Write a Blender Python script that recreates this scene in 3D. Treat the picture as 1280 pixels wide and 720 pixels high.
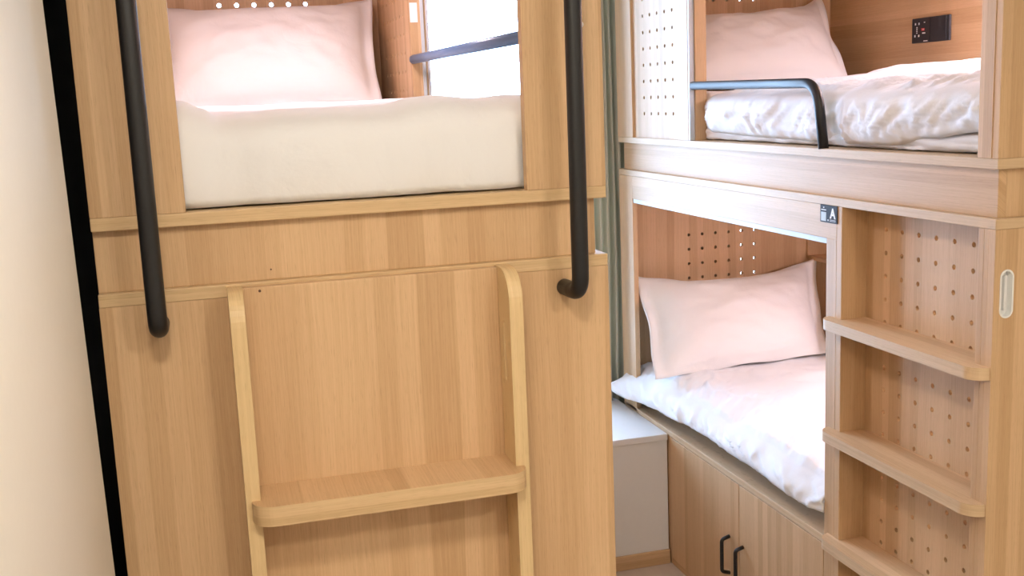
import bpy, bmesh, math, random
from mathutils import Vector, Matrix, noise

random.seed(7)
for o in list(bpy.data.objects):
    bpy.data.objects.remove(o)
SC = bpy.context.scene
COL = SC.collection

# ------------------------------------------------------------------ camera
cam_d = bpy.data.cameras.new('camera')
cam = bpy.data.objects.new('camera', cam_d)
COL.objects.link(cam)
cam_d.sensor_width = 36.0
cam_d.lens = 36.0 * 1358.0 / 1280.0
cam_d.clip_start = 0.02
R = Matrix(((0.9615717, 0.08560868, -0.26086591),
            (-0.27144764, 0.15391361, -0.95006673),
            (-0.04118315, 0.98436871, 0.17123724)))
cam.matrix_world = Matrix.Translation((0, 0, 1.6)) @ R.to_4x4()
SC.camera = cam

# ------------------------------------------------------------------ sky, exposure
world = bpy.data.worlds.new('daylight')
SC.world = world
world.use_nodes = True
bg = world.node_tree.nodes['Background']
bg.inputs['Color'].default_value = (0.47, 0.67, 1.0, 1)
bg.inputs['Strength'].default_value = 18.0
vs = SC.view_settings
vs.view_transform = 'Standard'
vs.look = 'None'
vs.gamma = 1.0
vs.use_curve_mapping = False
vs.exposure = 0.0

LAMP_POWER = 18.0          # ceiling downlights
LAMP_COL = (1.0, 0.895, 0.76)
BUNK_COL = (1.0, 0.83, 0.94)

def area_light(name, loc, rot, size, power, col, size_y=None, shape='RECTANGLE', parent=None):
    d = bpy.data.lights.new(name, 'AREA')
    d.shape = shape
    d.size = size
    if size_y is not None:
        d.size_y = size_y
    d.energy = power
    d.color = col
    o = bpy.data.objects.new(name, d)
    COL.objects.link(o)
    o.location = loc
    o.rotation_euler = rot
    if parent:
        o.parent = parent
    return o

def portal(name, loc, rot, sx, sy):
    o = area_light(name, loc, rot, sx, 1.0, (1, 1, 1), sy)
    o.data.cycles.is_portal = True
    return o

# ------------------------------------------------------------------ materials
def new_mat(name):
    m = bpy.data.materials.new(name)
    m.use_nodes = True
    nt = m.node_tree
    return m, nt, nt.nodes['Principled BSDF']

def plain(name, col, rough=0.5, metallic=0.0, bump=0.0, bscale=200.0, var=0.0):
    m, nt, b = new_mat(name)
    b.inputs['Roughness'].default_value = rough
    b.inputs['Metallic'].default_value = metallic
    tc = nt.nodes.new('ShaderNodeTexCoord')
    nz = nt.nodes.new('ShaderNodeTexNoise')
    nz.inputs['Scale'].default_value = bscale
    nz.inputs['Detail'].default_value = 3
    nt.links.new(tc.outputs['Object'], nz.inputs['Vector'])
    rp = nt.nodes.new('ShaderNodeMix')
    rp.data_type = 'RGBA'
    lo = [max(0, c * (1 - var)) for c in col]
    hi = [min(1, c * (1 + var)) for c in col]
    rp.inputs[6].default_value = (*lo, 1)
    rp.inputs[7].default_value = (*hi, 1)
    nt.links.new(nz.outputs['Fac'], rp.inputs[0])
    nt.links.new(rp.outputs[2], b.inputs['Base Color'])
    if bump > 0:
        bp = nt.nodes.new('ShaderNodeBump')
        bp.inputs['Strength'].default_value = bump
        bp.inputs['Distance'].default_value = 0.002
        nt.links.new(nz.outputs['Fac'], bp.inputs['Height'])
        nt.links.new(bp.outputs['Normal'], b.inputs['Normal'])
    return m

def math_node(nt, op, a, b=None):
    n = nt.nodes.new('ShaderNodeMath')
    n.operation = op
    for i, v in enumerate((a, b)):
        if v is None:
            continue
        if isinstance(v, (int, float)):
            n.inputs[i].default_value = v
        else:
            nt.links.new(v, n.inputs[i])
    return n.outputs[0]

def wood(name, axis, light=(0.72, 0.495, 0.285), dark=(0.46, 0.275, 0.13), rough=0.50, strip=32.0, edge=False):
    """pale oak laminate; axis = direction of the grain"""
    m, nt, b = new_mat(name)
    L = nt.links
    tc = nt.nodes.new('ShaderNodeTexCoord')
    sp = nt.nodes.new('ShaderNodeSeparateXYZ')
    L.new(tc.outputs['Object'], sp.inputs[0])
    x, y, z = sp.outputs
    along = {'X': x, 'Y': y, 'Z': z}[axis]
    others = [v for k, v in (('X', x), ('Y', y), ('Z', z)) if k != axis]
    across = math_node(nt, 'ADD', others[0], math_node(nt, 'MULTIPLY', others[1], 1.13))
    if edge:
        if axis == 'Z':
            others.reverse()
        across = math_node(nt, 'ADD', others[1], math_node(nt, 'MULTIPLY', others[0], 0.07))
    # wobble of the veneer strips along the grain
    cw = nt.nodes.new('ShaderNodeCombineXYZ')
    L.new(math_node(nt, 'MULTIPLY', along, 1.4), cw.inputs[0])
    L.new(math_node(nt, 'MULTIPLY', across, 6.0), cw.inputs[1])
    wob = nt.nodes.new('ShaderNodeTexNoise')
    wob.inputs['Scale'].default_value = 1.0
    wob.inputs['Detail'].default_value = 1
    L.new(cw.outputs[0], wob.inputs['Vector'])
    ac2 = math_node(nt, 'ADD', across, math_node(nt, 'MULTIPLY', wob.outputs['Fac'], 0.020 if not edge else 0.004))
    vo = nt.nodes.new('ShaderNodeTexVoronoi')
    vo.voronoi_dimensions = '1D'
    vo.feature = 'SMOOTH_F1'
    vo.inputs['Smoothness'].default_value = 0.25
    vo.inputs['Scale'].default_value = 1.0
    L.new(math_node(nt, 'MULTIPLY', ac2, strip if not edge else 160.0), vo.inputs['W'])
    sc = nt.nodes.new('ShaderNodeSeparateColor')
    L.new(vo.outputs['Color'], sc.inputs[0])
    # fine grain
    cg = nt.nodes.new('ShaderNodeCombineXYZ')
    L.new(math_node(nt, 'MULTIPLY', along, 5.0), cg.inputs[0])
    L.new(math_node(nt, 'MULTIPLY', ac2, 330.0), cg.inputs[1])
    g = nt.nodes.new('ShaderNodeTexNoise')
    g.inputs['Scale'].default_value = 1.0
    g.inputs['Detail'].default_value = 4
    g.inputs['Roughness'].default_value = 0.65
    L.new(cg.outputs[0], g.inputs['Vector'])
    # pores: short dark dashes
    cp = nt.nodes.new('ShaderNodeCombineXYZ')
    L.new(math_node(nt, 'MULTIPLY', along, 38.0), cp.inputs[0])
    L.new(math_node(nt, 'MULTIPLY', ac2, 900.0), cp.inputs[1])
    p = nt.nodes.new('ShaderNodeTexNoise')
    p.inputs['Scale'].default_value = 1.0
    p.inputs['Detail'].default_value = 1
    L.new(cp.outputs[0], p.inputs['Vector'])
    mr = nt.nodes.new('ShaderNodeMapRange')
    mr.inputs['From Min'].default_value = 0.60
    mr.inputs['From Max'].default_value = 0.74
    L.new(p.outputs['Fac'], mr.inputs['Value'])
    f = math_node(nt, 'ADD', math_node(nt, 'MULTIPLY', sc.outputs[0], 0.50 if not edge else 0.35),
                  math_node(nt, 'MULTIPLY', g.outputs['Fac'], 0.95))
    f = math_node(nt, 'SUBTRACT', f, 0.24)
    mx = nt.nodes.new('ShaderNodeMix')
    mx.data_type = 'RGBA'
    mx.inputs[6].default_value = (*light, 1)
    mx.inputs[7].default_value = (*dark, 1)
    L.new(f, mx.inputs[0])
    mp = nt.nodes.new('ShaderNodeMix')
    mp.data_type = 'RGBA'
    L.new(math_node(nt, 'MULTIPLY', mr.outputs[0], 0.28), mp.inputs[0])
    L.new(mx.outputs[2], mp.inputs[6])
    mp.inputs[7].default_value = (dark[0] * .55, dark[1] * .5, dark[2] * .45, 1)
    L.new(mp.outputs[2], b.inputs['Base Color'])
    b.inputs['Roughness'].default_value = rough
    b.inputs['Specular IOR Level'].default_value = 0.5
    bp = nt.nodes.new('ShaderNodeBump')
    bp.inputs['Strength'].default_value = 0.08
    bp.inputs['Distance'].default_value = 0.0006
    L.new(g.outputs['Fac'], bp.inputs['Height'])
    L.new(bp.outputs['Normal'], b.inputs['Normal'])
    return m

def fabric(name, col, wr=0.35, wscale=7.0):
    m, nt, b = new_mat(name)
    L = nt.links
    b.inputs['Base Color'].default_value = (*col, 1)
    b.inputs['Roughness'].default_value = 0.85
    b.inputs['Sheen Weight'].default_value = 0.15
    tc = nt.nodes.new('ShaderNodeTexCoord')
    n1 = nt.nodes.new('ShaderNodeTexNoise')
    n1.inputs['Scale'].default_value = wscale
    n1.inputs['Detail'].default_value = 5
    n1.inputs['Distortion'].default_value = 0.6
    L.new(tc.outputs['Object'], n1.inputs['Vector'])
    n2 = nt.nodes.new('ShaderNodeTexNoise')
    n2.inputs['Scale'].default_value = 900
    L.new(tc.outputs['Object'], n2.inputs['Vector'])
    b1 = nt.nodes.new('ShaderNodeBump')
    b1.inputs['Strength'].default_value = wr
    b1.inputs['Distance'].default_value = 0.02
    L.new(n1.outputs['Fac'], b1.inputs['Height'])
    b2 = nt.nodes.new('ShaderNodeBump')
    b2.inputs['Strength'].default_value = 0.06
    b2.inputs['Distance'].default_value = 0.001
    L.new(n2.outputs['Fac'], b2.inputs['Height'])
    L.new(b1.outputs['Normal'], b2.inputs['Normal'])
    L.new(b2.outputs['Normal'], b.inputs['Normal'])
    return m

def emit(name, col, s):
    m, nt, b = new_mat(name)
    b.inputs['Base Color'].default_value = (0.8, 0.8, 0.8, 1)
    b.inputs['Emission Color'].default_value = (*col, 1)
    b.inputs['Emission Strength'].default_value = s
    return m

def glass_mat():
    m = bpy.data.materials.new('window_glass')
    m.use_nodes = True
    nt = m.node_tree
    nt.nodes.clear()
    out = nt.nodes.new('ShaderNodeOutputMaterial')
    t = nt.nodes.new('ShaderNodeBsdfTransparent')
    t.inputs[0].default_value = (0.97, 0.985, 0.98, 1)
    g = nt.nodes.new('ShaderNodeBsdfGlossy')
    g.inputs['Roughness'].default_value = 0.02
    fr = nt.nodes.new('ShaderNodeFresnel')
    fr.inputs['IOR'].default_value = 1.45
    mx = nt.nodes.new('ShaderNodeMixShader')
    nt.links.new(fr.outputs[0], mx.inputs[0])
    nt.links.new(t.outputs[0], mx.inputs[1])
    nt.links.new(g.outputs[0], mx.inputs[2])
    nt.links.new(mx.outputs[0], out.inputs[0])
    return m

def floor_mat():
    m, nt, b = new_mat('vinyl_floor')
    L = nt.links
    tc = nt.nodes.new('ShaderNodeTexCoord')
    br = nt.nodes.new('ShaderNodeTexNoise')
    mp = nt.nodes.new('ShaderNodeMapping')
    mp.inputs['Scale'].default_value = (12, 1.2, 1)
    L.new(tc.outputs['Object'], mp.inputs[0])
    L.new(mp.outputs[0], br.inputs['Vector'])
    br.inputs['Scale'].default_value = 4
    br.inputs['Detail'].default_value = 4
    mx = nt.nodes.new('ShaderNodeMix')
    mx.data_type = 'RGBA'
    mx.inputs[6].default_value = (0.50, 0.40, 0.31, 1)
    mx.inputs[7].default_value = (0.62, 0.52, 0.42, 1)
    L.new(br.outputs['Fac'], mx.inputs[0])
    L.new(mx.outputs[2], b.inputs['Base Color'])
    b.inputs['Roughness'].default_value = 0.4
    return m

W_Z = wood('oak_laminate_upright', 'Z')
W_X = wood('oak_laminate_across', 'X')
W_Y = wood('oak_laminate_lengthwise', 'Y')
E_X = wood('oak_edge_across', 'X', light=(0.72, 0.52, 0.29), dark=(0.47, 0.30, 0.145), edge=True)
E_Y = wood('oak_edge_lengthwise', 'Y', light=(0.72, 0.53, 0.33), dark=(0.49, 0.33, 0.18), edge=True)
E_Z = wood('oak_edge_upright', 'Z', light=(0.74, 0.55, 0.30), dark=(0.55, 0.38, 0.18), edge=True)
WHITE_WALL = plain('cream_wall_paint', (0.80, 0.77, 0.70), 0.7, bump=0.06, bscale=90, var=0.015)
BOX_WHITE = plain('white_plaster', (0.80, 0.79, 0.77), 0.6, bump=0.12, bscale=60, var=0.02)
CEIL = plain('ceiling_paint', (0.82, 0.81, 0.78), 0.8, var=0.01)
DARK = plain('gap_shade_dark', (0.012, 0.009, 0.007), 0.8, var=0.1)  # near-black shade of the gap beside the left wall, as a colour
BLACK = plain('black_powder_coat', (0.008, 0.008, 0.009), 0.45, bump=0.05, bscale=900, var=0.1)
BLACKP = plain('black_plastic', (0.02, 0.018, 0.02), 0.7, var=0.05)
ALU = plain('anodised_aluminium', (0.60, 0.64, 0.68), 0.6, metallic=0.25, var=0.03)
SHEET = fabric('white_cotton', (0.84, 0.84, 0.85), wr=0.30, wscale=9)
PILLOW = fabric('white_pillow_cotton', (0.87, 0.86, 0.85), wr=0.28, wscale=8)
PLASTIC = plain('white_plastic', (0.85, 0.85, 0.83), 0.35, var=0.01)
PRINT_W = plain('white_print', (0.85, 0.87, 0.88), 0.6, var=0.01)
PRINT_G = plain('pale_grey_print', (0.55, 0.62, 0.63), 0.6, var=0.05)
PRINT_R = plain('red_print', (0.75, 0.08, 0.08), 0.5, var=0.01)
PAPER = plain('white_paper', (0.85, 0.85, 0.85), 0.8, var=0.01)
CURT = plain('grey_green_curtain', (0.72, 0.68, 0.55), 0.9, bump=0.1, bscale=700, var=0.06)
nt = CURT.node_tree
_tr = nt.nodes.new('ShaderNodeBsdfTranslucent')
_tr.inputs[0].default_value = (0.55, 0.51, 0.40, 1)
_mx = nt.nodes.new('ShaderNodeMixShader')
_mx.inputs[0].default_value = 0.35
nt.links.new(nt.nodes['Principled BSDF'].outputs[0], _mx.inputs[1])
nt.links.new(_tr.outputs[0], _mx.inputs[2])
nt.links.new(_mx.outputs[0], nt.nodes['Material Output'].inputs[0])
FRAME = plain('window_frame_white', (0.78, 0.80, 0.82), 0.4, var=0.01)
GLASS = glass_mat()
FLOOR = floor_mat()
DRILL = plain('dark_drill_hole', (0.10, 0.05, 0.025), 0.8, var=0.05)

# ------------------------------------------------------------------ mesh helpers
def add_box(bm, a, b, bevel=0.0):
    lo = [min(a[i], b[i]) for i in range(3)]
    hi = [max(a[i], b[i]) for i in range(3)]
    r = bmesh.ops.create_cube(bm, size=1.0)
    vv = r['verts']
    for v in vv:
        v.co = Vector([lo[i] + (v.co[i] + .5) * (hi[i] - lo[i]) for i in range(3)])
    if bevel > 0:
        es = set(e for v in vv for e in v.link_edges)
        bmesh.ops.bevel(bm, geom=list(es), offset=bevel, segments=2, profile=0.5, affect='EDGES')

def arc(cx, cy, r, a0, a1, n=8):
    return [(cx + r * math.cos(math.radians(a0 + (a1 - a0) * i / n)),
             cy + r * math.sin(math.radians(a0 + (a1 - a0) * i / n))) for i in range(n + 1)]

def add_plate(bm, outer, holes, plane, w0, w1):
    """2D outline with holes, extruded from w0 to w1 along the axis not in `plane`"""
    ax = {'X': 0, 'Y': 1, 'Z': 2}
    i, j = ax[plane[0]], ax[plane[1]]
    k = 3 - i - j
    def mk(p, w):
        c = [0, 0, 0]
        c[i], c[j], c[k] = p[0], p[1], w
        return bm.verts.new(c)
    edges, loops = [], []
    for lp in [outer] + list(holes):
        a = [mk(p, w0) for p in lp]
        loops.append(a)
        for q in range(len(a)):
            edges.append(bm.edges.new((a[q], a[(q + 1) % len(a)])))
    n = [0, 0, 0]
    n[k] = 1
    res = bmesh.ops.triangle_fill(bm, use_beauty=True, use_dissolve=False, edges=edges, normal=n)
    faces = [g for g in res['geom'] if isinstance(g, bmesh.types.BMFace)]
    ext = bmesh.ops.extrude_face_region(bm, geom=faces, use_keep_orig=True)
    for v in [g for g in ext['geom'] if isinstance(g, bmesh.types.BMVert)]:
        v.co[k] = w1
    bmesh.ops.recalc_face_normals(bm, faces=bm.faces[:])

def circle(cx, cy, r, n=12):
    return [(cx + r * math.cos(2 * math.pi * q / n), cy + r * math.sin(2 * math.pi * q / n)) for q in range(n)]

def rrect(x0, y0, x1, y1, r, n=6):
    return (arc(x1 - r, y0 + r, r, -90, 0, n) + arc(x1 - r, y1 - r, r, 0, 90, n) +
            arc(x0 + r, y1 - r, r, 90, 180, n) + arc(x0 + r, y0 + r, r, 180, 270, n))

def smooth_path(pts, rad, n=7):
    """polyline with rounded corners"""
    P = [Vector(p) for p in pts]
    out = [P[0]]
    for q in range(1, len(P) - 1):
        a, b, c = P[q - 1], P[q], P[q + 1]
        d0 = (a - b).normalized()
        d1 = (c - b).normalized()
        half = d0.angle(d1) / 2
        t = min(rad / math.tan(half), (a - b).length * .48, (c - b).length * .48)
        s, e = b + d0 * t, b + d1 * t
        for k in range(n + 1):
            u = k / n
            out.append((1 - u) ** 2 * s + 2 * u * (1 - u) * b + u * u * e)
    out.append(P[-1])
    return out

def add_tube(bm, pts, r, seg=16, sy=1.0):
    pts = [Vector(p) for p in pts]
    rings = []
    prev = None
    for q, p in enumerate(pts):
        t = (pts[min(q + 1, len(pts) - 1)] - pts[max(q - 1, 0)]).normalized()
        if prev is None:
            up = Vector((0, 0, 1)) if abs(t.z) < .9 else Vector((1, 0, 0))
            u = t.cross(up).normalized()
        else:
            u = (prev - t * prev.dot(t)).normalized()
        prev = u
        v = t.cross(u).normalized()
        rings.append([bm.verts.new(p + u * r * math.cos(2 * math.pi * k / seg) + v * r * sy * math.sin(2 * math.pi * k / seg)) for k in range(seg)])
    for a, b in zip(rings, rings[1:]):
        for k in range(seg):
            f = bm.faces.new((a[k], a[(k + 1) % seg], b[(k + 1) % seg], b[k]))
            f.smooth = True
    bm.faces.new(rings[0][::-1])
    bm.faces.new(rings[-1])

def obj(name, bm, mat, parent=None, label=None, smooth=False):
    off = Vector(parent['base']) if parent is not None and 'base' in parent else Vector((0, 0, 0))
    me = bpy.data.meshes.new(name)
    if off.length > 0:
        for v in bm.verts:
            v.co -= off
    if smooth:
        for f in bm.faces:
            f.smooth = True
    bm.to_mesh(me)
    bm.free()
    me.materials.append(mat)
    o = bpy.data.objects.new(name, me)
    COL.objects.link(o)
    if parent is not None:
        o.parent = parent
        if 'base' in parent:
            o['base'] = parent['base']
    if label:
        o['label'] = label
    return o

def edge_faces(o, mat):
    o.data.materials.append(mat)
    for f in o.data.polygons:
        if abs(f.normal.z) < .5:
            f.material_index = 1
    return o

def thing(name, label, cat, base=(0, 0, 0), group=None):
    o = bpy.data.objects.new(name, None)
    COL.objects.link(o)
    o.location = base
    o.empty_display_size = 0.1
    o['base'] = list(base)
    o['label'] = label
    o['category'] = cat
    if group:
        o['group'] = group
    return o

def tag(o, label, cat, group=None):
    o['label'] = label
    o['category'] = cat
    if group:
        o['group'] = group
    return o

def box(name, a, b, mat, parent=None, bevel=0.0012, label=None):
    bm = bmesh.new()
    add_box(bm, a, b, bevel)
    return obj(name, bm, mat, parent, label)

def plate(name, outer, holes, plane, w0, w1, mat, parent=None, label=None):
    bm = bmesh.new()
    add_plate(bm, outer, holes, plane, w0, w1)
    return obj(name, bm, mat, parent, label)

def tube(name, pts, r, mat, parent=None, label=None, seg=18):
    bm = bmesh.new()
    add_tube(bm, pts, r, seg)
    return obj(name, bm, mat, parent, label)

def struct(o, label, cat):
    o['kind'] = 'structure'
    o['label'] = label
    o['category'] = cat
    return o

def rect(x0, y0, x1, y1):
    return [(x0, y0), (x1, y0), (x1, y1), (x0, y1)]

def grid_holes(us, ws, r):
    return [circle(u, w, r) for u in us for w in ws]

# ------------------------------------------------------------------ room shell
XL_WALL, XR_WALL = -0.181, 2.36
Y_BACK, Y_FRONT = 3.80, -2.4
Z_CEIL = 2.46
struct(box('floor', (-0.75, Y_FRONT, -0.05), (XR_WALL, Y_BACK + .15, 0), FLOOR, bevel=0),
       'pale beige floor in the aisle between the bunks', 'floor')
struct(box('ceiling', (-0.75, Y_FRONT, Z_CEIL), (XR_WALL, Y_BACK + .15, Z_CEIL + .08), CEIL, bevel=0),
       'plain white ceiling above the bunk beds', 'ceiling')
# left wall: its end has a rounded corner just before the bunk
YE = 1.60
bm = bmesh.new()
rc = 0.035
prof = [(-0.32, Y_FRONT), (XL_WALL, Y_FRONT)] + arc(XL_WALL - rc, YE - rc, rc, 0, 90, 8) + [(-0.32, YE)]
add_plate(bm, prof, [], 'XY', 0, Z_CEIL)
for v in bm.verts:                                 # the corner is a little out of plumb
    if v.co.x > -0.31:
        v.co.x += -0.0 + (1.35 - v.co.z) * 0.014
wl = obj('wall_left', bm, WHITE_WALL)
for f in wl.data.polygons:
    f.use_smooth = abs(f.normal.z) < .5
struct(wl, 'cream painted wall at the left edge, ending just before the bunk', 'wall')
struct(box('gap_shade_sheet', (-0.30, YE, 0), (-0.285, Y_BACK, Z_CEIL), DARK, bevel=0),  # dark sheet added to stand in for the shade in this gap
       'dark sheet standing in for the shade in the gap between cream wall and bunk', 'trim')
struct(box('wall_right', (XR_WALL, Y_FRONT, 0), (XR_WALL + .1, Y_BACK + .15, Z_CEIL), WHITE_WALL, bevel=0),
       'cream wall behind the bunk with the step niche', 'wall')
struct(box('wall_front', (-0.75, Y_FRONT - .1, 0), (XR_WALL, Y_FRONT, Z_CEIL), WHITE_WALL, bevel=0),
       'cream wall behind the viewer', 'wall')
# back wall with two window openings
win1 = (-0.17, 0.50, 1.45, 2.30)
win2 = (1.95, 0.50, 2.32, 2.30)
wb = plate('wall_back', rect(-0.75, 0, XR_WALL, Z_CEIL),
           [rect(*win1), rect(*win2)], 'XZ', Y_BACK, Y_BACK + .15, WHITE_WALL)
struct(wb, 'cream wall with windows behind the far ends of the bunks', 'wall')

def window(n, w, label):
    x0, z0, x1, z1 = w
    root = bpy.data.objects.new('window_%d' % n, None)
    COL.objects.link(root)
    root.location = ((x0 + x1) / 2, Y_BACK + .09, z0)
    root['base'] = list(root.location)
    struct(root, label, 'window')
    t = 0.035
    y0, y1 = Y_BACK + .07, Y_BACK + .11
    box('frame_rail', (x0, y0, z0), (x1, y1, z0 + t), FRAME, root)
    box('frame_rail', (x0, y0, z1 - t), (x1, y1, z1), FRAME, root)
    box('frame_stile', (x0, y0, z0 + t), (x0 + t, y1, z1 - t), FRAME, root)
    box('frame_stile', (x1 - t, y0, z0 + t), (x1, y1, z1 - t), FRAME, root)
    box('pane', (x0 + t, y0 + .017, z0 + t), (x1 - t, y0 + .023, z1 - t), GLASS, root, bevel=0)
    portal('window_portal_%d' % n, ((x0 + x1) / 2, Y_BACK + .16, (z0 + z1) / 2), (math.radians(-90), 0, 0), x1 - x0, z1 - z0)

window(1, win1, 'bright overexposed window seen through the upper bunk beside the curtain')
window(2, win2, 'bright window behind the perforated end panel of the bunk with steps')

# boxed-in sill below the window, with skirting
YB = 3.28
ZB = 0.463
struct(box('trim_2', (0.64, YB, 0), (1.4236, Y_BACK, ZB - .022), BOX_WHITE, bevel=0.002),
       'white boxed-in plaster ledge below the window between the bunks', 'window ledge')
struct(box('trim_3', (0.64, YB - .006, ZB - .022), (1.4236, Y_BACK, ZB), BOX_WHITE, bevel=0.002),
       'white sill board on top of the boxed-in ledge', 'sill')
struct(box('baseboard_back', (0.64, YB - .012, 0), (1.4236, YB, 0.05), W_X, bevel=0.002),
       'light wooden baseboard along the white window ledge', 'baseboard')

# ------------------------------------------------------------------ lamps of the room
def downlight(x, y, power, label):
    t = thing('ceiling_light', label, 'ceiling light', (x, y, Z_CEIL), 'round ceiling lights')
    bm = bmesh.new()
    add_plate(bm, circle(x, y, .17, 40), [circle(x, y, .145, 40)], 'XY', Z_CEIL - .03, Z_CEIL)
    obj('rim', bm, PLASTIC, t)
    bm = bmesh.new()
    add_plate(bm, circle(x, y, .145, 40), [], 'XY', Z_CEIL - .018, Z_CEIL - .004)
    obj('diffuser', bm, emit('lamp_diffuser', LAMP_COL, 6.0), t)
    area_light('ceiling_light_glow', (0, 0, -.035), (0, 0, 0), .27, power, LAMP_COL, shape='DISK', parent=t)

downlight(-0.01, 0.25, LAMP_POWER, 'round white ceiling light nearest the left wall in front of the bunks')
downlight(1.08, -0.5, LAMP_POWER * 1.5, 'round white ceiling light in the middle of the room')

# ------------------------------------------------------------------ shared levels of both bunks
Z1b, Z1t = 1.432, 1.452        # slab that carries the upper bed
Z0b, Z0t = 1.318, 1.338        # slab that covers the lower bed
INS = 0.016                    # the band between them sits back
ZTOP = 2.28
YFAR = 3.675
HOLE_R = 0.0058

# ------------------------------------------------------------------ left bunk
LX0, LX1, LY0 = -0.172, 0.636, 1.70
LB = thing('bunk_bed', 'oak bunk in front with fixed ladder and two long black grab rails', 'bunk bed', ((LX0 + LX1) / 2, LY0, 0))
for zb, zt in ((Z1b, Z1t), (Z0b, Z0t)):
    box('deck_slab', (LX0, LY0, zb), (LX1, YFAR, zt), E_X, LB, 0.0015)
box('deck_band', (LX0, LY0 + INS, Z0t), (LX1 - INS, LY0 + INS + .018, Z1b), W_Z, LB)
box('deck_band', (LX1 - INS - .018, LY0 + INS + .018, Z0t), (LX1 - INS, YFAR - .01, Z1b), W_Z, LB)
box('deck_band', (LX0, LY0 + INS + .018, Z0t), (LX0 + .018, YFAR - .01, Z1b), W_Z, LB)
# upper end face: two posts and a head board
box('front_post', (LX0, LY0, Z1t), (-0.0355, LY0 + .02, ZTOP), W_Z, LB)
box('front_post', (0.4995, LY0, Z1t), (LX1, LY0 + .02, ZTOP), W_Z, LB)
box('head_board', (-0.0355, LY0, 2.14), (0.4995, LY0 + .02, ZTOP), W_X, LB)
box('side_wall', (LX0, LY0 + .02, Z1t), (LX0 + .016, YFAR, ZTOP), W_Z, LB)
# aisle side of the upper bed
box('side_post', (LX1 - .018, LY0 + .02, Z1t), (LX1, LY0 + .075, ZTOP), W_Z, LB)
YP = 3.10
ys = [3.20 + .0545 * k for k in range(7)]
zs = [1.53 + .0535 * k for k in range(12)]
plate('perforated_side_panel', rect(YP + .016, Z1t, YFAR - .016, ZTOP), grid_holes(ys, zs, HOLE_R), 'YZ', 0.585, 0.597, W_Z, LB)
plate('perforated_side_panel', rect(YP + .016, Z1t, YFAR - .016, ZTOP), grid_holes(ys, zs, HOLE_R), 'YZ', LX1 - .012, LX1, W_Z, LB)
box('panel_end', (0.585, YP, Z1t), (LX1, YP + .016, ZTOP), W_Z, LB)
box('edge_track', (0.615, YP - .006, Z1t + .001), (0.624, YP, ZTOP - .03), ALU, LB, 0.0008, 'narrow aluminium track on the panel edge')
box('edge_track', (0.630, YP - .012, Z1t + .001), (0.636, YP, ZTOP - .03), ALU, LB, 0.0008)
xs = [0.082 + .0542 * k for k in range(6)]
zs = [1.71 + .0545 * k for k in range(9)]
plate('perforated_end_panel', rect(LX0 + .016, Z1t, LX1, ZTOP), grid_holes(xs, [1.93 - .0545 * 3 + .0545 * k for k in range(8)], 0.0072), 'XZ', YFAR - .015, YFAR, W_Z, LB)
box('roof', (LX0, LY0 + .02, ZTOP - .02), (LX1, YFAR, ZTOP), W_Y, LB)
# guard rail on the aisle side
tube('guard_rail', [(0.590, YP, 1.722), (0.594, 2.9, 1.721), (0.600, 1.775, 1.714)], 0.0125, plain('black_coat_blue_bloom', (0.10, 0.17, 0.30), 0.3, var=0.05), LB, 'round metal guard rail along the aisle side')  # black rail; the blue bloom of the window is put into its colour
# lower part
plate('front_panel', rect(LX0, 0, LX1, Z0b), [], 'XZ', LY0, LY0 + .018, W_Z, LB)
box('side_panel', (LX0, LY0 + .018, 0), (LX0 + .016, YFAR, Z0b), W_Z, LB)
box('side_panel', (LX1 - .018, LY0 + .018, 0), (LX1, LY0 + .30, Z0b), W_Z, LB)
box('side_panel', (LX1 - .018, 3.10, 0), (LX1, YFAR, Z0b), W_Z, LB)
box('side_base', (LX1 - .018, LY0 + .30, 0), (LX1, 3.10, 0.46), W_Y, LB)
box('side_header', (LX1 - .018, LY0 + .30, 1.235), (LX1, 3.10, Z0b), W_Y, LB)
box('bed_base', (LX0 + .016, LY0 + .018, 0.457), (LX1 - .018, YFAR - .016, 0.477), W_Y, LB)
box('end_panel', (LX0 + .016, YFAR - .015, 0), (LX1 - .018, YFAR, Z0b), W_Z, LB)

# ladder fixed to the end face
PY = LY0 - .018                 # face of the ladder's back panel
RY = LY0 - .085                 # front of the rails
lad = bpy.data.objects.new('ladder', None)
COL.objects.link(lad)
lad.parent = LB
lad['base'] = LB['base']
box('back_panel', (0.036, PY, 0.0), (0.438, LY0, 1.333), W_Z, lad)
def ladder_rail(x0, x1, slot=False):
    r = 0.05
    out = [(LY0, 0), (LY0, 1.335)] + [(RY + r + r * math.cos(math.radians(a)), 1.335 - r + r * math.sin(math.radians(a))) for a in range(90, 181, 10)] + [(RY, 0)]
    holes = [rrect(RY + .032, 1.152, RY + .044, 1.25, .0055)] if slot else []
    bm = bmesh.new()
    add_plate(bm, out, holes, 'YZ', x0, x1)
    return obj('side_rail', bm, E_Z, lad)
ladder_rail(0.014, 0.036)
ladder_rail(0.438, 0.460, True)
def step_outline(u0, u1, back, railf, front, r):
    # u along the step, v away from the panel (front < back)
    n0, n1 = u0 + .013, u1 - .013
    return [(n0, railf), (n0, back), (n1, back), (n1, railf), (u1, railf)] + \
        [(u1 - r + r * math.cos(math.radians(a)), front + r - r * math.sin(math.radians(a))) for a in range(0, 91, 9)] + \
        [(u0 + r - r * math.sin(math.radians(a)), front + r - r * math.cos(math.radians(a))) for a in range(0, 91, 9)] + [(u0, railf)]
for zt in (1.018, 0.735, 0.45, 0.17):
    bm = bmesh.new()
    add_plate(bm, step_outline(0.0225, 0.4515, PY, RY, RY - .036, .034), [], 'XY', zt - .031, zt)
    edge_faces(obj('step', bm, W_Y, lad), E_X)

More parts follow.
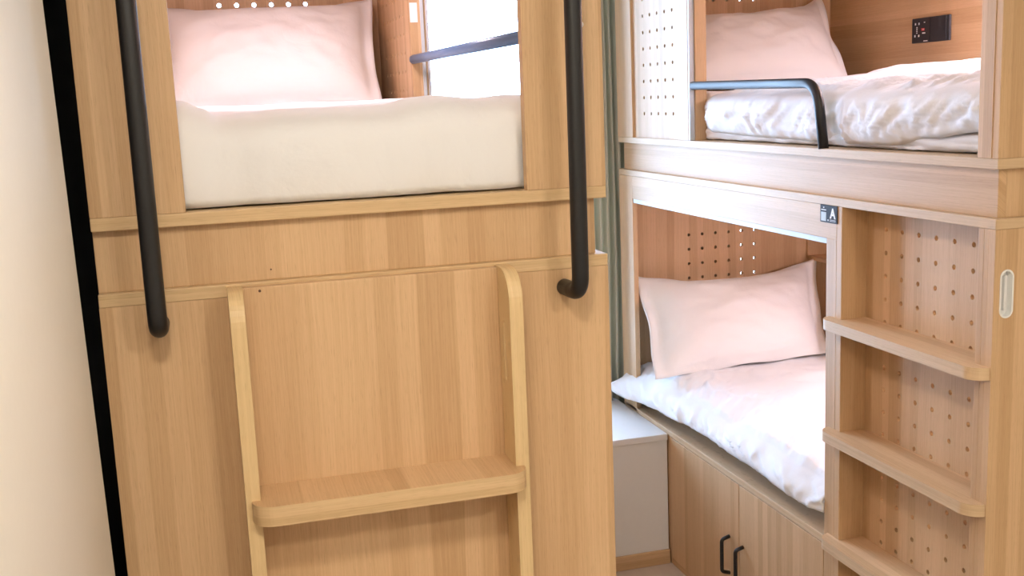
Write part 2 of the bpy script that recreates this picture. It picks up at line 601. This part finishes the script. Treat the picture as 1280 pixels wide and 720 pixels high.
# black grab rails at both sides of the opening
def grab_rail(x, dx, zb, zt):
    y = LY0 - .072
    pts = smooth_path([(x + dx, LY0, zt), (x + dx * .5, y, zt), (x, y, zb), (x - dx, LY0, zb)], .032, 8)
    return tube('grab_rail', pts, 0.0138, BLACK, LB, 'long black tubular grab rail')
grab_rail(-0.0875, 0.0, 1.288, 2.20)
grab_rail(0.5615, 0.004, 1.288, 2.20)
for (x, z) in ((0.062, 1.327), (0.083, 1.354)):
    bm = bmesh.new()
    yy = PY if z < 1.338 else LY0 + INS
    add_plate(bm, circle(x, z, .0022 if z < 1.338 else .0014, 10), [], 'XZ', yy - .0006, yy + .002)
    obj('screw_hole', bm, DRILL, lad if z < 1.338 else LB)
bm = bmesh.new()
bmesh.ops.create_uvsphere(bm, u_segments=12, v_segments=8, radius=.0058, matrix=Matrix.Translation((0.5985, LY0 - .001, 1.7135)))
obj('wall_hook', bm, PLASTIC, LB, 'tiny white knob on the post', True)
ph = box('paper_note', (0.5865, YP - .0012, 1.824), (0.608, YP - .0002, 1.878), PAPER, None, 0)
tag(ph, 'small white paper note stuck inside the front bunk above the rail', 'note')

# ------------------------------------------------------------------ right bunk
RX0, RX1, RY0 = 1.4256, 2.30, 1.721
RB = thing('bunk_bed', 'pale oak bunk across the aisle, with perforated step niche and cabinet doors below', 'bunk bed', ((RX0 + RX1) / 2, RY0, 0))
for zb, zt in ((Z1b, Z1t), (Z0b, Z0t)):
    box('deck_slab', (RX0, RY0, zb), (RX1, YFAR, zt), E_Y, RB, 0.0015)
box('deck_band', (RX0 + INS, RY0 + INS, Z0t), (RX0 + INS + .018, YFAR - .016, Z1b), W_Y, RB)
box('deck_band', (RX0 + INS + .018, RY0 + INS, Z0t), (RX1 - INS, RY0 + INS + .018, Z1b), W_Z, RB)
# upper aisle side
box('stile', (RX0, 3.535, Z1t), (RX0 + .018, YFAR, ZTOP), W_Z, RB)
ys = [3.2115 + .0592 * k for k in range(5)]
zs = [1.533 + .0533 * k for k in range(13)]
plate('perforated_side_panel', rect(3.155, Z1t, 3.537, ZTOP), grid_holes(ys, zs, HOLE_R), 'YZ', RX0 + .009, RX0 + .018, W_Z, RB)
box('stile', (RX0, 3.082, Z1t), (RX0 + .018, 3.158, ZTOP), W_Z, RB)
box('panel_end', (RX0 + .018, 3.066, Z1t), (RX0 + .055, 3.082, ZTOP), W_Z, RB)
box('edge_track', (RX0 + .001, 3.072, Z1t + .001), (RX0 + .017, 3.0815, ZTOP - .02), ALU, RB, 0.0008, 'narrow aluminium track on the panel edge')
box('inner_side_panel', (RX0 + .043, 3.082, Z1t), (RX0 + .055, YFAR - .016, ZTOP), W_Z, RB)
box('near_post', (RX0, RY0 + .018, Z1t), (RX0 + .02, 1.779, ZTOP), W_Z, RB)
box('near_post', (RX0 - .0012, RY0 + .0182, Z1t), (RX0, 1.746, ZTOP), W_Z, RB, 0.0004)
box('head_board', (RX0, 1.779, 2.16), (RX0 + .02, 3.082, ZTOP), W_Y, RB)
box('roof', (RX0 + .02, RY0 + .018, ZTOP - .02), (RX1, YFAR - .016, ZTOP), W_Y, RB)
box('back_panel', (2.27, RY0 + .018, Z1t), (2.285, YFAR - .016, ZTOP - .02), W_Y, RB)
xs = [1.689 + .0537 * k for k in range(6)]
zs = [1.702 + .0537 * k for k in range(9)]
plate('perforated_end_panel', rect(RX0 + .018, Z1t, RX1, ZTOP), grid_holes(xs, [1.8645 - .0537 * 3 + .0537 * k for k in range(9)], HOLE_R), 'XZ', YFAR - .015, YFAR, W_Z, RB)
box('end_panel', (RX0, RY0, Z1t), (RX1, RY0 + .018, ZTOP), W_Z, RB)
# curved black guard rail
gy = 2.335
gp = smooth_path([(RX0 + .012, 3.07, 1.617), (RX0 + .010, gy + .035, 1.608), (RX0 + .008, gy, Z1t)], .075, 12)
bm = bmesh.new()
add_tube(bm, gp, 0.0125, 18)
obj('guard_rail', bm, BLACK, RB, 'curved black tubular guard rail')

# lower aisle side
box('far_post', (RX0, 3.552, ZB + .002), (RX0 + .018, YFAR, Z0b), W_Z, RB)
box('header', (RX0, 2.262, 1.238), (RX0 + .018, 3.552, Z0b), W_Y, RB)
box('curtain_track', (RX0 + .003, 2.31, 1.224), (RX0 + .015, 3.550, 1.238), ALU, RB, 0.001, 'aluminium track below the header')
box('mid_post', (RX0, 2.262, 0), (RX0 + .018, 2.306, 1.238), W_Z, RB)
box('niche_side', (RX0, 2.240, 0), (1.494, 2.262, Z0b), W_Z, RB)
box('niche_side', (RX0, 1.752, 0), (1.494, 1.768, Z0b), W_Z, RB)
box('near_post', (RX0, RY0 + .018, 0), (RX0 + .018, 1.752, Z0b), W_Z, RB)
ys = [1.866 + .0597 * k for k in range(6)]
zs = [1.268 - .0545 * k for k in range(23)]
plate('perforated_niche_panel', rect(1.752, 0, 2.262, Z0b), grid_holes(ys, zs, HOLE_R), 'YZ', 1.494, 1.506, W_Z, RB)
for zt in (1.049, 0.770, 0.492, 0.214):
    out = step_outline(1.724, 2.288, 1.494, RX0, RX0 - .034, .036)
    n = len(out)
    bm = bmesh.new()
    add_plate(bm, [(v, u) for (u, v) in out], [], 'XY', zt - .025, zt)
    edge_faces(obj('step', bm, W_Y, RB), E_Y)
# the step notches leave the posts whole: posts are 22 to 44 mm wide, steps lap over their faces
plate('end_panel', rect(RX0, 0, RX1, Z0b), [rrect(1.4415, 1.148, 1.4675, 1.238, .0128)], 'XZ', RY0, RY0 + .018, W_Z, RB)
# white slot pull in the end panel
bm = bmesh.new()
add_plate(bm, rrect(1.439, 1.1455, 1.470, 1.2405, .0153), [rrect(1.4425, 1.149, 1.4665, 1.237, .0118)], 'XZ', RY0 - .0015, RY0 + .016)
sl = obj('slot_pull', bm, PLASTIC, RB, 'white oval slot pull')
bm = bmesh.new()
add_plate(bm, rrect(1.4425, 1.149, 1.4665, 1.237, .0118), [], 'XZ', RY0 + .012, RY0 + .016)
obj('slot_back', bm, PLASTIC, sl)
bm = bmesh.new()
add_box(bm, (1.452, RY0 + .002, 1.160), (1.456, RY0 + .012, 1.228), .0006)
obj('slot_rib', bm, PLASTIC, sl)
# base with cabinet doors
box('base_ledge', (RX0, 2.306, 0.457), (2.27, YFAR - .016, 0.477), E_Y, RB)
box('cabinet_stile', (RX0 + .002, 3.262, 0.002), (RX0 + .018, YFAR - .02, 0.457), W_Z, RB)
box('plinth', (RX0 + .004, 2.306, 0), (RX0 + .018, 3.262, 0.022), W_Y, RB)
for (y0, y1, hy) in ((2.7685, 3.260, 2.828), (2.309, 2.7645, 2.740)):
    d = box('cabinet_door', (RX0, y0, 0.024), (RX0 + .018, y1, 0.4545), W_Z, RB, 0.0015)
    bm = bmesh.new()
    hp = smooth_path([(RX0, hy, .272), (RX0 - .026, hy, .264), (RX0 - .026, hy, .162), (RX0, hy, .154)], .012, 5)
    add_tube(bm, hp, .0058, 10)
    obj('handle', bm, BLACK, d, 'black bow handle')
box('back_panel', (2.27, RY0 + .018, 0), (2.285, YFAR - .016, Z0b), W_Z, RB)
xs = [1.689 + .0537 * k for k in range(6)]
plate('perforated_end_panel', rect(RX0 + .018, 0, 2.285, Z0b), grid_holes(xs, [1.080 - .0537 * k for k in range(7)], HOLE_R), 'XZ', YFAR - .015, YFAR, W_Z, RB)
box('bed_base', (1.506, RY0 + .018, 0.455), (2.27, 2.306, 0.475), W_Y, RB)
# cubby along the back wall
box('cubby_shelf', (2.175, 2.9, 0.953), (2.27, YFAR - .016, 0.967), W_Y, RB)
box('cubby_end', (2.175, YFAR - .030, 0.967), (2.27, YFAR - .016, 1.25), W_Z, RB)

# sign at the lower bunk
SG = thing('bed_sign', 'small black sign with a white letter A on the bunk header', 'sign', (RX0 - .0025, 2.294, 1.298))
box('plate', (RX0 - .0025, 2.2575, 1.2765), (RX0 - .0002, 2.3305, 1.3185), BLACKP, SG, 0.0004)
# the sign is read from the aisle: left on the sign is +Y
def mark(name, y0, y1, z0, z1, mat, parent, x=RX0 - .0025):
    return box(name, (x - .0004, min(y0, y1), z0), (x + .0002, max(y0, y1), z1), mat, parent, 0)
mark('printed_square', 2.326, 2.304, 1.2795, 1.301, PRINT_G, SG)
mark('print_line', 2.3255, 2.304, 1.3055, 1.3075, PRINT_W, SG)
mark('print_line', 2.317, 2.313, 1.3105, 1.3135, PRINT_W, SG)
mark('print_line', 2.2885, 2.263, 1.2835, 1.2845, PRINT_W, SG)
mark('print_line', 2.2885, 2.263, 1.2805, 1.2815, PRINT_W, SG)
mark('print_dot', 2.2975, 2.2935, 1.2805, 1.2845, PRINT_W, SG)
def text_mesh(s, size, bold):
    cu = bpy.data.curves.new('txt', 'FONT')
    cu.body = s
    cu.size = size
    cu.offset = bold
    cu.extrude = 0.0003
    cu.align_x = 'CENTER'
    o = bpy.data.objects.new('txt', cu)
    COL.objects.link(o)
    dg = bpy.context.evaluated_depsgraph_get()
    me = bpy.data.meshes.new_from_object(o.evaluated_get(dg))
    bpy.data.objects.remove(o)
    return me
me = text_mesh('A', 0.033, 0.0011)
me.name = 'letter'
Mx = Matrix(((0, 0, -1), (-1, 0, 0), (0, 1, 0))).to_4x4()     # text x -> -Y, text y -> +Z, facing -X
me.transform(Matrix.Translation(Vector((RX0 - .0027, 2.2755, 1.2885)) - Vector(SG['base'])) @ Mx)
me.materials.clear()
me.materials.append(PRINT_W)
lo = bpy.data.objects.new('letter', me)
COL.objects.link(lo)
lo.parent = SG
lo['label'] = 'white letter A'

# sockets on the back panel of the upper bed
def socket(y0, y1, label, kind):
    t = thing('socket_plate', label, 'socket', (2.27, (y0 + y1) / 2, 1.764), 'black sockets in the upper bunk')
    xf = 2.262
    box('plate', (xf, y0, 1.7245), (2.2698, y1, 1.8035), BLACKP, t, 0.002)
    def m(name, ya, yb, za, zb, mat):
        box(name, (xf - .0005, min(ya, yb), za), (xf + .001, max(ya, yb), zb), mat, t, 0)
    if kind:
        for (ya, za) in ((y1 - .016, 1.786), (y1 - .034, 1.786), (y1 - .014, 1.748), (y1 - .034, 1.748)):
            m('socket_slot', ya, ya - .006, za - .004, za + .003, PRINT_W)
        for za in (1.757, 1.763, 1.769, 1.774):
            m('print_line', y1 - .024, y1 - .030, za - .0015, za + .0015, PRINT_W)
        m('print_line', y1 - .062, y1 - .068, 1.787, 1.790, PRINT_W)
        m('indicator', y1 - .050, y1 - .066, 1.7625, 1.7705, PRINT_R)
        m('print_line', y1 - .055, y1 - .064, 1.7645, 1.7685, PRINT_W)
        m('usb_port', y1 - .054, y1 - .070, 1.753, 1.757, PRINT_W)
        m('print_line', y1 - .062, y1 - .082, 1.7285, 1.731, PRINT_W)
    else:
        m('print_line', y1 - .006, y1 - .008, 1.790, 1.797, PRINT_W)
        m('print_line', y0 + .024, y0 + .042, 1.7285, 1.731, PRINT_W)
        bm = bmesh.new()
        add_box(bm, (xf - .0015, y0 + .014, 1.7255), (xf, y1 - .002, 1.8025), .0008)
        obj('rocker', bm, BLACKP, t)
socket(3.0655, 3.158, 'black wall socket with pin slots and red mark in upper bunk', 1)
socket(2.970, 3.0635, 'plain black switch plate beside the wall socket in upper bunk', 0)

# ------------------------------------------------------------------ curtain
bm = bmesh.new()
n = 220
zc0, zc1 = ZB + .004, 2.36
cols = []
for k in range(n + 1):
    u = k / n
    x = 1.325 + .59 * u
    y = 3.735 + .020 * math.sin(u * 2 * math.pi * 22 + .6 * math.sin(u * 9)) + .004 * math.sin(u * 51)
    cols.append([bm.verts.new((x + .004 * math.sin(u * 30 + q), y + .003 * math.sin(q * 1.7 + u * 11), zc0 + (zc1 - zc0) * q / 8)) for q in range(9)])
for a, b in zip(cols, cols[1:]):
    for q in range(8):
        bm.faces.new((a[q], b[q], b[q + 1], a[q + 1]))
cu = obj('curtain', bm, CURT, None, None, True)
md = cu.modifiers.new('thick', 'SOLIDIFY')
md.thickness = 0.002
tag(cu, 'grey-green pleated curtain hanging at the window between the bunks', 'curtain')
tube_bm = bmesh.new()
add_tube(tube_bm, [(-0.16, 3.735, 2.372), (1.80, 3.735, 2.372)], .011, 12)
cr = tag(obj('curtain_rod', tube_bm, ALU), 'metal curtain rod above the window', 'curtain rod')

# ------------------------------------------------------------------ bunk lamps (slim bars on the walls)
def bunk_lamp(name_label, a, b, lightloc, rot, power, sx, sy, grp='slim lamps inside the bunks'):
    t = thing('bunk_lamp', name_label, 'lamp', [(a[i] + b[i]) / 2 for i in range(3)], grp)
    box('housing', a, b, PLASTIC, t, 0.002)
    base = Vector(t['base'])
    area_light('bunk_lamp_glow', Vector(lightloc) - base, rot, sx, power, BUNK_COL, sy, parent=t)
bunk_lamp('slim lamp under the roof of the front bunk', (0.06, 2.65, 2.235), (0.36, 2.70, 2.26), (0.21, 2.675, 2.232), (0, 0, 0), 9, .28, .04)
bunk_lamp('slim lamp on the back panel of the upper bunk across the aisle', (2.235, 2.15, 2.00), (2.27, 2.65, 2.03), (2.252, 2.4, 1.997), (0, 0, 0), 17, .03, .48)
bunk_lamp('slim lamp on the back panel of the lower bunk across the aisle', (2.235, 2.35, 1.20), (2.27, 2.75, 1.23), (2.252, 2.55, 1.197), (0, math.radians(20), 0), 14, .03, .38)

# ------------------------------------------------------------------ bedding
def fbm(x, y, z=0.0, o=3):
    return noise.fractal(Vector((x, y, z)), 1.0, 2.0, o)

def ridge(x, y, z=0.0):
    return 1.0 - abs(noise.noise(Vector((x, y, z)))) * 2.0

def cloth(name, nu, nv, fn, mat, thick=0.006, parent=None):
    bm = bmesh.new()
    g = [[bm.verts.new(fn(a / nu, b / nv)) for b in range(nv + 1)] for a in range(nu + 1)]
    for a in range(nu):
        for b in range(nv):
            bm.faces.new((g[a][b], g[a + 1][b], g[a + 1][b + 1], g[a][b + 1]))
    bmesh.ops.recalc_face_normals(bm, faces=bm.faces[:])
    o = obj(name, bm, mat, parent, None, True)
    md = o.modifiers.new('thick', 'SOLIDIFY')
    md.thickness = thick
    md.offset = 0
    return o

def lerp_pts(t, pts):
    for (a, va), (b, vb) in zip(pts, pts[1:]):
        if t <= b:
            s = (t - a) / (b - a) if b > a else 0
            s = max(0, min(1, s))
            s = s * s * (3 - 2 * s)
            return va + (vb - va) * s
    return pts[-1][1]

def soft_box(name, a, b, r, mat):
    bm = bmesh.new()
    add_box(bm, a, b, 0)
    bmesh.ops.bevel(bm, geom=bm.edges[:], offset=r, segments=5, profile=.5, affect='EDGES')
    return obj(name, bm, mat, None, None, True)

tag(soft_box('mattress', (LX0 + .03, LY0 + .07, Z1t), (0.58, YFAR - .03, 1.55), .03, SHEET), 'white mattress of the front upper bunk under its duvet', 'mattress')
tag(soft_box('mattress', (RX0 + .065, RY0 + .05, Z1t), (2.262, YFAR - .03, 1.55), .03, SHEET), 'white mattress of the upper bunk behind the curved rail', 'mattress')
tag(soft_box('mattress', (1.515, RY0 + .05, 0.477), (2.262, YFAR - .03, 0.592), .03, SHEET), 'white mattress of the lower bunk above the cabinet doors', 'mattress')

bm = bmesh.new()
add_box(bm, (1.50, 3.092, 1.551), (2.262, YFAR - .03, 1.597), 0)
bmesh.ops.bevel(bm, geom=bm.edges[:], offset=.026, segments=5, profile=.5, affect='EDGES')
bmesh.ops.subdivide_edges(bm, edges=[e for e in bm.edges if e.calc_length() > .2], cuts=14, use_grid_fill=True)
for v in bm.verts:
    if v.co.z > 1.585:
        v.co.z += .006 * noise.noise(v.co * 9) + .040 * max(0, min(1, (v.co.x - 2.10) / .10)) ** 2
tag(obj('folded_blanket', bm, SHEET, None, None, True), 'white folded bedding tucked under the pillow of the upper bunk with sockets', 'blanket')

# front upper duvet: its end hangs down behind the opening
edge_pts = [(-0.15, 1.618), (-0.031, 1.616), (-0.002, 1.604), (0.021, 1.590), (0.069, 1.593), (0.118, 1.597), (0.231, 1.596),
            (0.283, 1.597), (0.336, 1.607), (0.369, 1.609), (0.442, 1.602), (0.497, 1.605), (0.58, 1.600)]
def duvet_left(u, v):
    x = -0.150 + .728 * u
    L1, L2 = 0.145, 1.65
    s = v * (L1 + L2)
    e = lerp_pts(x, edge_pts)
    r = 0.045
    hem = Z1t + .0035 + .003 * max(0, fbm(x * 9, 3))
    if s < L1:
        t = s / L1
        z = hem + (e - .012 - hem) * t
        y = 1.737 + .010 * math.sin(t * 2.6) * 0 + .020 * max(0, (t - .75) / .25) ** 2 + .006 * (1 - t) * fbm(x * 14, 1) + .004 * fbm(x * 9, z * 8)
        y -= .008 * math.sin(math.pi * t)
        y += .014 * math.exp(-((x - 0.512) / .010) ** 2) * math.sin(math.pi * min(1, t * 1.2))
    else:
        t = (s - L1) / L2
        y = 1.757 + L2 * t
        k = min(1, t * L2 / .05)
        top = 1.592 + .022 * t + .006 * fbm(x * 5, y * 4, 2)
        z = (e - .012) + (.012) * math.sin(min(1, k) * math.pi / 2)
        w = max(0, min(1, (t * L2 - .04) / .20))
        w = w * w * (3 - 2 * w)
        z = z * (1 - w) + top * w
        z -= .03 * max(0, (abs(u - .5) - .44) / .06) ** 2
    return Vector((x, y, z))
tag(cloth('duvet', 90, 130, duvet_left, SHEET), 'white duvet in the front upper bunk, its flat end filling the opening', 'duvet')

# upper right duvet
hem_pts = [(1.78, 1.500), (1.83, 1.500), (1.975, 1.485), (2.116, 1.466), (2.31, 1.464), (2.66, 1.470), (3.06, 1.480)]
def duvet_upper(u, v):
    y = 1.79 + (3.063 - 1.79) * u
    L1, L2 = 0.16, 0.78
    s = v * (L1 + L2)
    top = 1.600 + .006 * fbm(y * 4, 2)
    hem = lerp_pts(y, hem_pts)
    pinch = math.exp(-((y - 2.335) / .045) ** 2)
    puff = .020 + .010 * fbm(y * 5, 7)
    q = max(0, ridge(y * 9 + 1.5 * fbm(y * 3, s * 6) + s * 9, s * 5)) ** 3 * .013 + max(0, ridge(y * 22 + s * 26, s * 9, 5)) ** 4 * .009
    if s < L1:
        t = s / L1
        ang = t
        x = 1.474 - puff * math.sin(math.pi * (t ** .8)) + .035 * max(0, t - .72) ** 1.5 / .15 + pinch * .018
        z = hem + (top - .010 - hem) * (1 - (1 - t) ** 1.25)
        x -= q * math.sin(math.pi * min(1, t * 1.1 + .1))
        edge = max(0, (u - .93) / .07)
        x += .022 * edge ** 2
    else:
        t = (s - L1) / L2
        x = 1.474 + .035 * .28 ** 1.5 / .15 + pinch * .018 + (2.255 - 1.51) * t
        z = top - .010 + .010 * min(1, t * 12) + .040 * t + .020 * math.exp(-((t - .85) / .2) ** 2) + .008 * fbm(x * 6, y * 5) * min(1, t * 5)
        z += q * .8 * math.exp(-t * 3)
        edge = max(0, (u - .93) / .07)
        z -= .03 * edge ** 2
    return Vector((x, y, z))
tag(cloth('duvet', 170, 90, duvet_upper, SHEET), 'white wrinkled duvet in the upper bunk behind the curved black rail', 'duvet')
# sheet layer showing below the duvet's raised corner
def under_sheet(u, v):
    y = 1.79 + 1.27 * u
    z = Z1t + .004 + .036 * v + .003 * fbm(y * 12, 3)
    x = 1.488 + .012 * (1 - v) * fbm(y * 9, v * 3) - .014 * math.sin(v * 2.8)
    return Vector((x, y, z))
tag(cloth('bed_sheet', 120, 8, under_sheet, SHEET, 0.004), 'white sheet edge peeking out below the upper duvet', 'sheet')

# lower right duvet with a corner that sticks out over the window ledge
low_hem = [(2.27, .540), (2.38, .535), (2.59, .545), (2.835, .548), (3.0, .550), (3.25, .536), (3.53, .522), (3.64, .530)]
def duvet_low(u, v):
    y = 2.3085 + (3.640 - 2.3085) * u
    L1, L2 = 0.115, 0.80
    s = v * (L1 + L2)
    flare = max(0, (u - .80) / .20)
    out = .055 * flare ** 1.6
    top = .628 + .010 * fbm(y * 4, 9) - .045 * flare ** 2
    hem = lerp_pts(y, low_hem)
    q = max(0, ridge(y * 8 + fbm(y * 3, s * 6) - s * 6, s * 5)) ** 3 * .013 + max(0, ridge(y * 20 - s * 22, s * 8, 5)) ** 4 * .008
    x0 = 1.415 - out + .014 * math.exp(-u / .04)
    if s < L1:
        t = s / L1
        z = hem + (top - .014 - hem) * t ** .9
        x = x0 + .052 * t ** 2.2 - q * math.sin(math.pi * min(1, t + .12)) + .006 * fbm(y * 7, 4)
    else:
        t = (s - L1) / L2
        x = x0 + .052 + (2.255 - x0 - .052) * t
        k = min(1, t * L2 / .10)
        z = top - .014 + .020 * math.sin(k * math.pi / 2) + .010 * fbm(x * 5, y * 4) * min(1, t * 6) + q * .9 * math.exp(-t * 3.5)
        z += .006 * ridge(x * 4 + y * 3, y * 5) * min(1, t * 5)
        z += flare ** 2 * .03 * min(1, t * 4)
    return Vector((x, y, z))
tag(cloth('duvet', 170, 110, duvet_low, SHEET), 'white duvet spread on the lower bunk, one corner over the ledge', 'duvet')

def pillow(label, c, T, sag, seed, flange=0.035, ear=0.0):
    """c = corners BL, BR, TR, TL as seen from the front; T = half thickness"""
    BL, BR, TR, TL = [Vector(p) for p in c]
    nrm = (BR - BL).cross(TL - BL).normalized()
    wv, hv = (BR - BL).length, (TL - BL).length
    N, Mv = 64, 40
    bm = bmesh.new()
    sides = []
    for sgn in (1, -1):
        g = []
        for a in range(N + 1):
            row = []
            for b in range(Mv + 1):
                u, v = a / N, b / Mv
                U, V = 2 * u - 1, 2 * v - 1
                # body inside the flange
                fu, fv = 1 - 2 * flange / wv, 1 - .018 / hv
                bu, bv = min(1, abs(U) / fu), min(1, abs(V) / fv)
                th = (max(0, 1 - bu ** 2.8) ** .60) * (max(0, 1 - bv ** 2.2) ** .55)
                # edges drawn in between the corners
                uu = U * (1 - .035 * (1 - V * V) ** 2)
                vv = V * (1 - .03 * (1 - U * U) ** 2)
                if V > 0:
                    vv -= sag * (1 - U * U) * V ** 2
                    vv += ear * (abs(U) ** 4) * V ** 3
                p = (BL * (1 - uu) / 2 * (1 - vv) / 2 + BR * (1 + uu) / 2 * (1 - vv) / 2 +
                     TR * (1 + uu) / 2 * (1 + vv) / 2 + TL * (1 - uu) / 2 * (1 + vv) / 2)
                cr = max(0, (abs(U) * abs(V)) ** .5 - .25)      # creases run in from the corners
                da = math.atan2(1.15 - abs(V), 1.15 - abs(U))
                wr = .009 * fbm(U * 2.0 + seed, V * 2.0, sgn) + .004 * ridge(U * 3 + V * 2 + seed, V * 1.5 - U, sgn) * th
                wr += .011 * cr * (ridge(da * 3.2 + seed * 3 + (2 if U > 0 else 0) + (5 if V > 0 else 0), seed) - .4) * (.3 + th)
                rim = max(bu, bv)
                fl = .006 * math.sin(V * 6 + seed) * max(0, abs(U) - fu) / (1 - fu) + .006 * math.sin(U * 9 + seed) * max(0, abs(V) - fv) / (1 - fv)
                p = p + nrm * (sgn * (T * th + .0015) + wr * (.25 + th) + fl)
                row.append(bm.verts.new(p))
            g.append(row)
        sides.append(g)
        for a in range(N):
            for b in range(Mv):
                q = (g[a][b], g[a + 1][b], g[a + 1][b + 1], g[a][b + 1])
                bm.faces.new(q if sgn > 0 else q[::-1])
    bmesh.ops.remove_doubles(bm, verts=bm.verts[:], dist=0.0001)
    f, k = sides
    def strip(la, lb):
        for a, b, c2, d in zip(la, la[1:], lb[1:], lb):
            try:
                bm.faces.new((a, d, c2, b))
            except Exception:
                pass
    strip([f[a][0] for a in range(N + 1)], [k[a][0] for a in range(N + 1)])
    strip([f[a][Mv] for a in range(N, -1, -1)], [k[a][Mv] for a in range(N, -1, -1)])
    strip([f[0][b] for b in range(Mv, -1, -1)], [k[0][b] for b in range(Mv, -1, -1)])
    strip([f[N][b] for b in range(Mv + 1)], [k[N][b] for b in range(Mv + 1)])
    bmesh.ops.recalc_face_normals(bm, faces=bm.faces[:])
    return tag(obj('pillow', bm, PILLOW, None, None, True), label, 'pillow', 'pillows at the far ends of the bunks')

pillow('plump white pillow in the front upper bunk beside the bright window',
       [(-0.13, 3.36, 1.600), (0.535, 3.36, 1.600), (0.560, 3.60, 1.925), (-0.13, 3.60, 1.915)], .095, .10, 1.3, .03, .09)
pillow('white pillow in the upper bunk behind the curved black rail',
       [(1.52, 3.36, 1.610), (2.16, 3.36, 1.625), (2.20, 3.60, 1.905), (1.50, 3.60, 1.855)], .085, .29, 4.1, .02, .14)
pillow('white flanged pillow in the lower bunk under the dotted panel',
       [(1.405, 3.33, 0.640), (2.115, 3.40, 0.645), (2.185, 3.61, 0.955), (1.452, 3.60, 0.950)], .085, .22, 7.7, .04, .03)
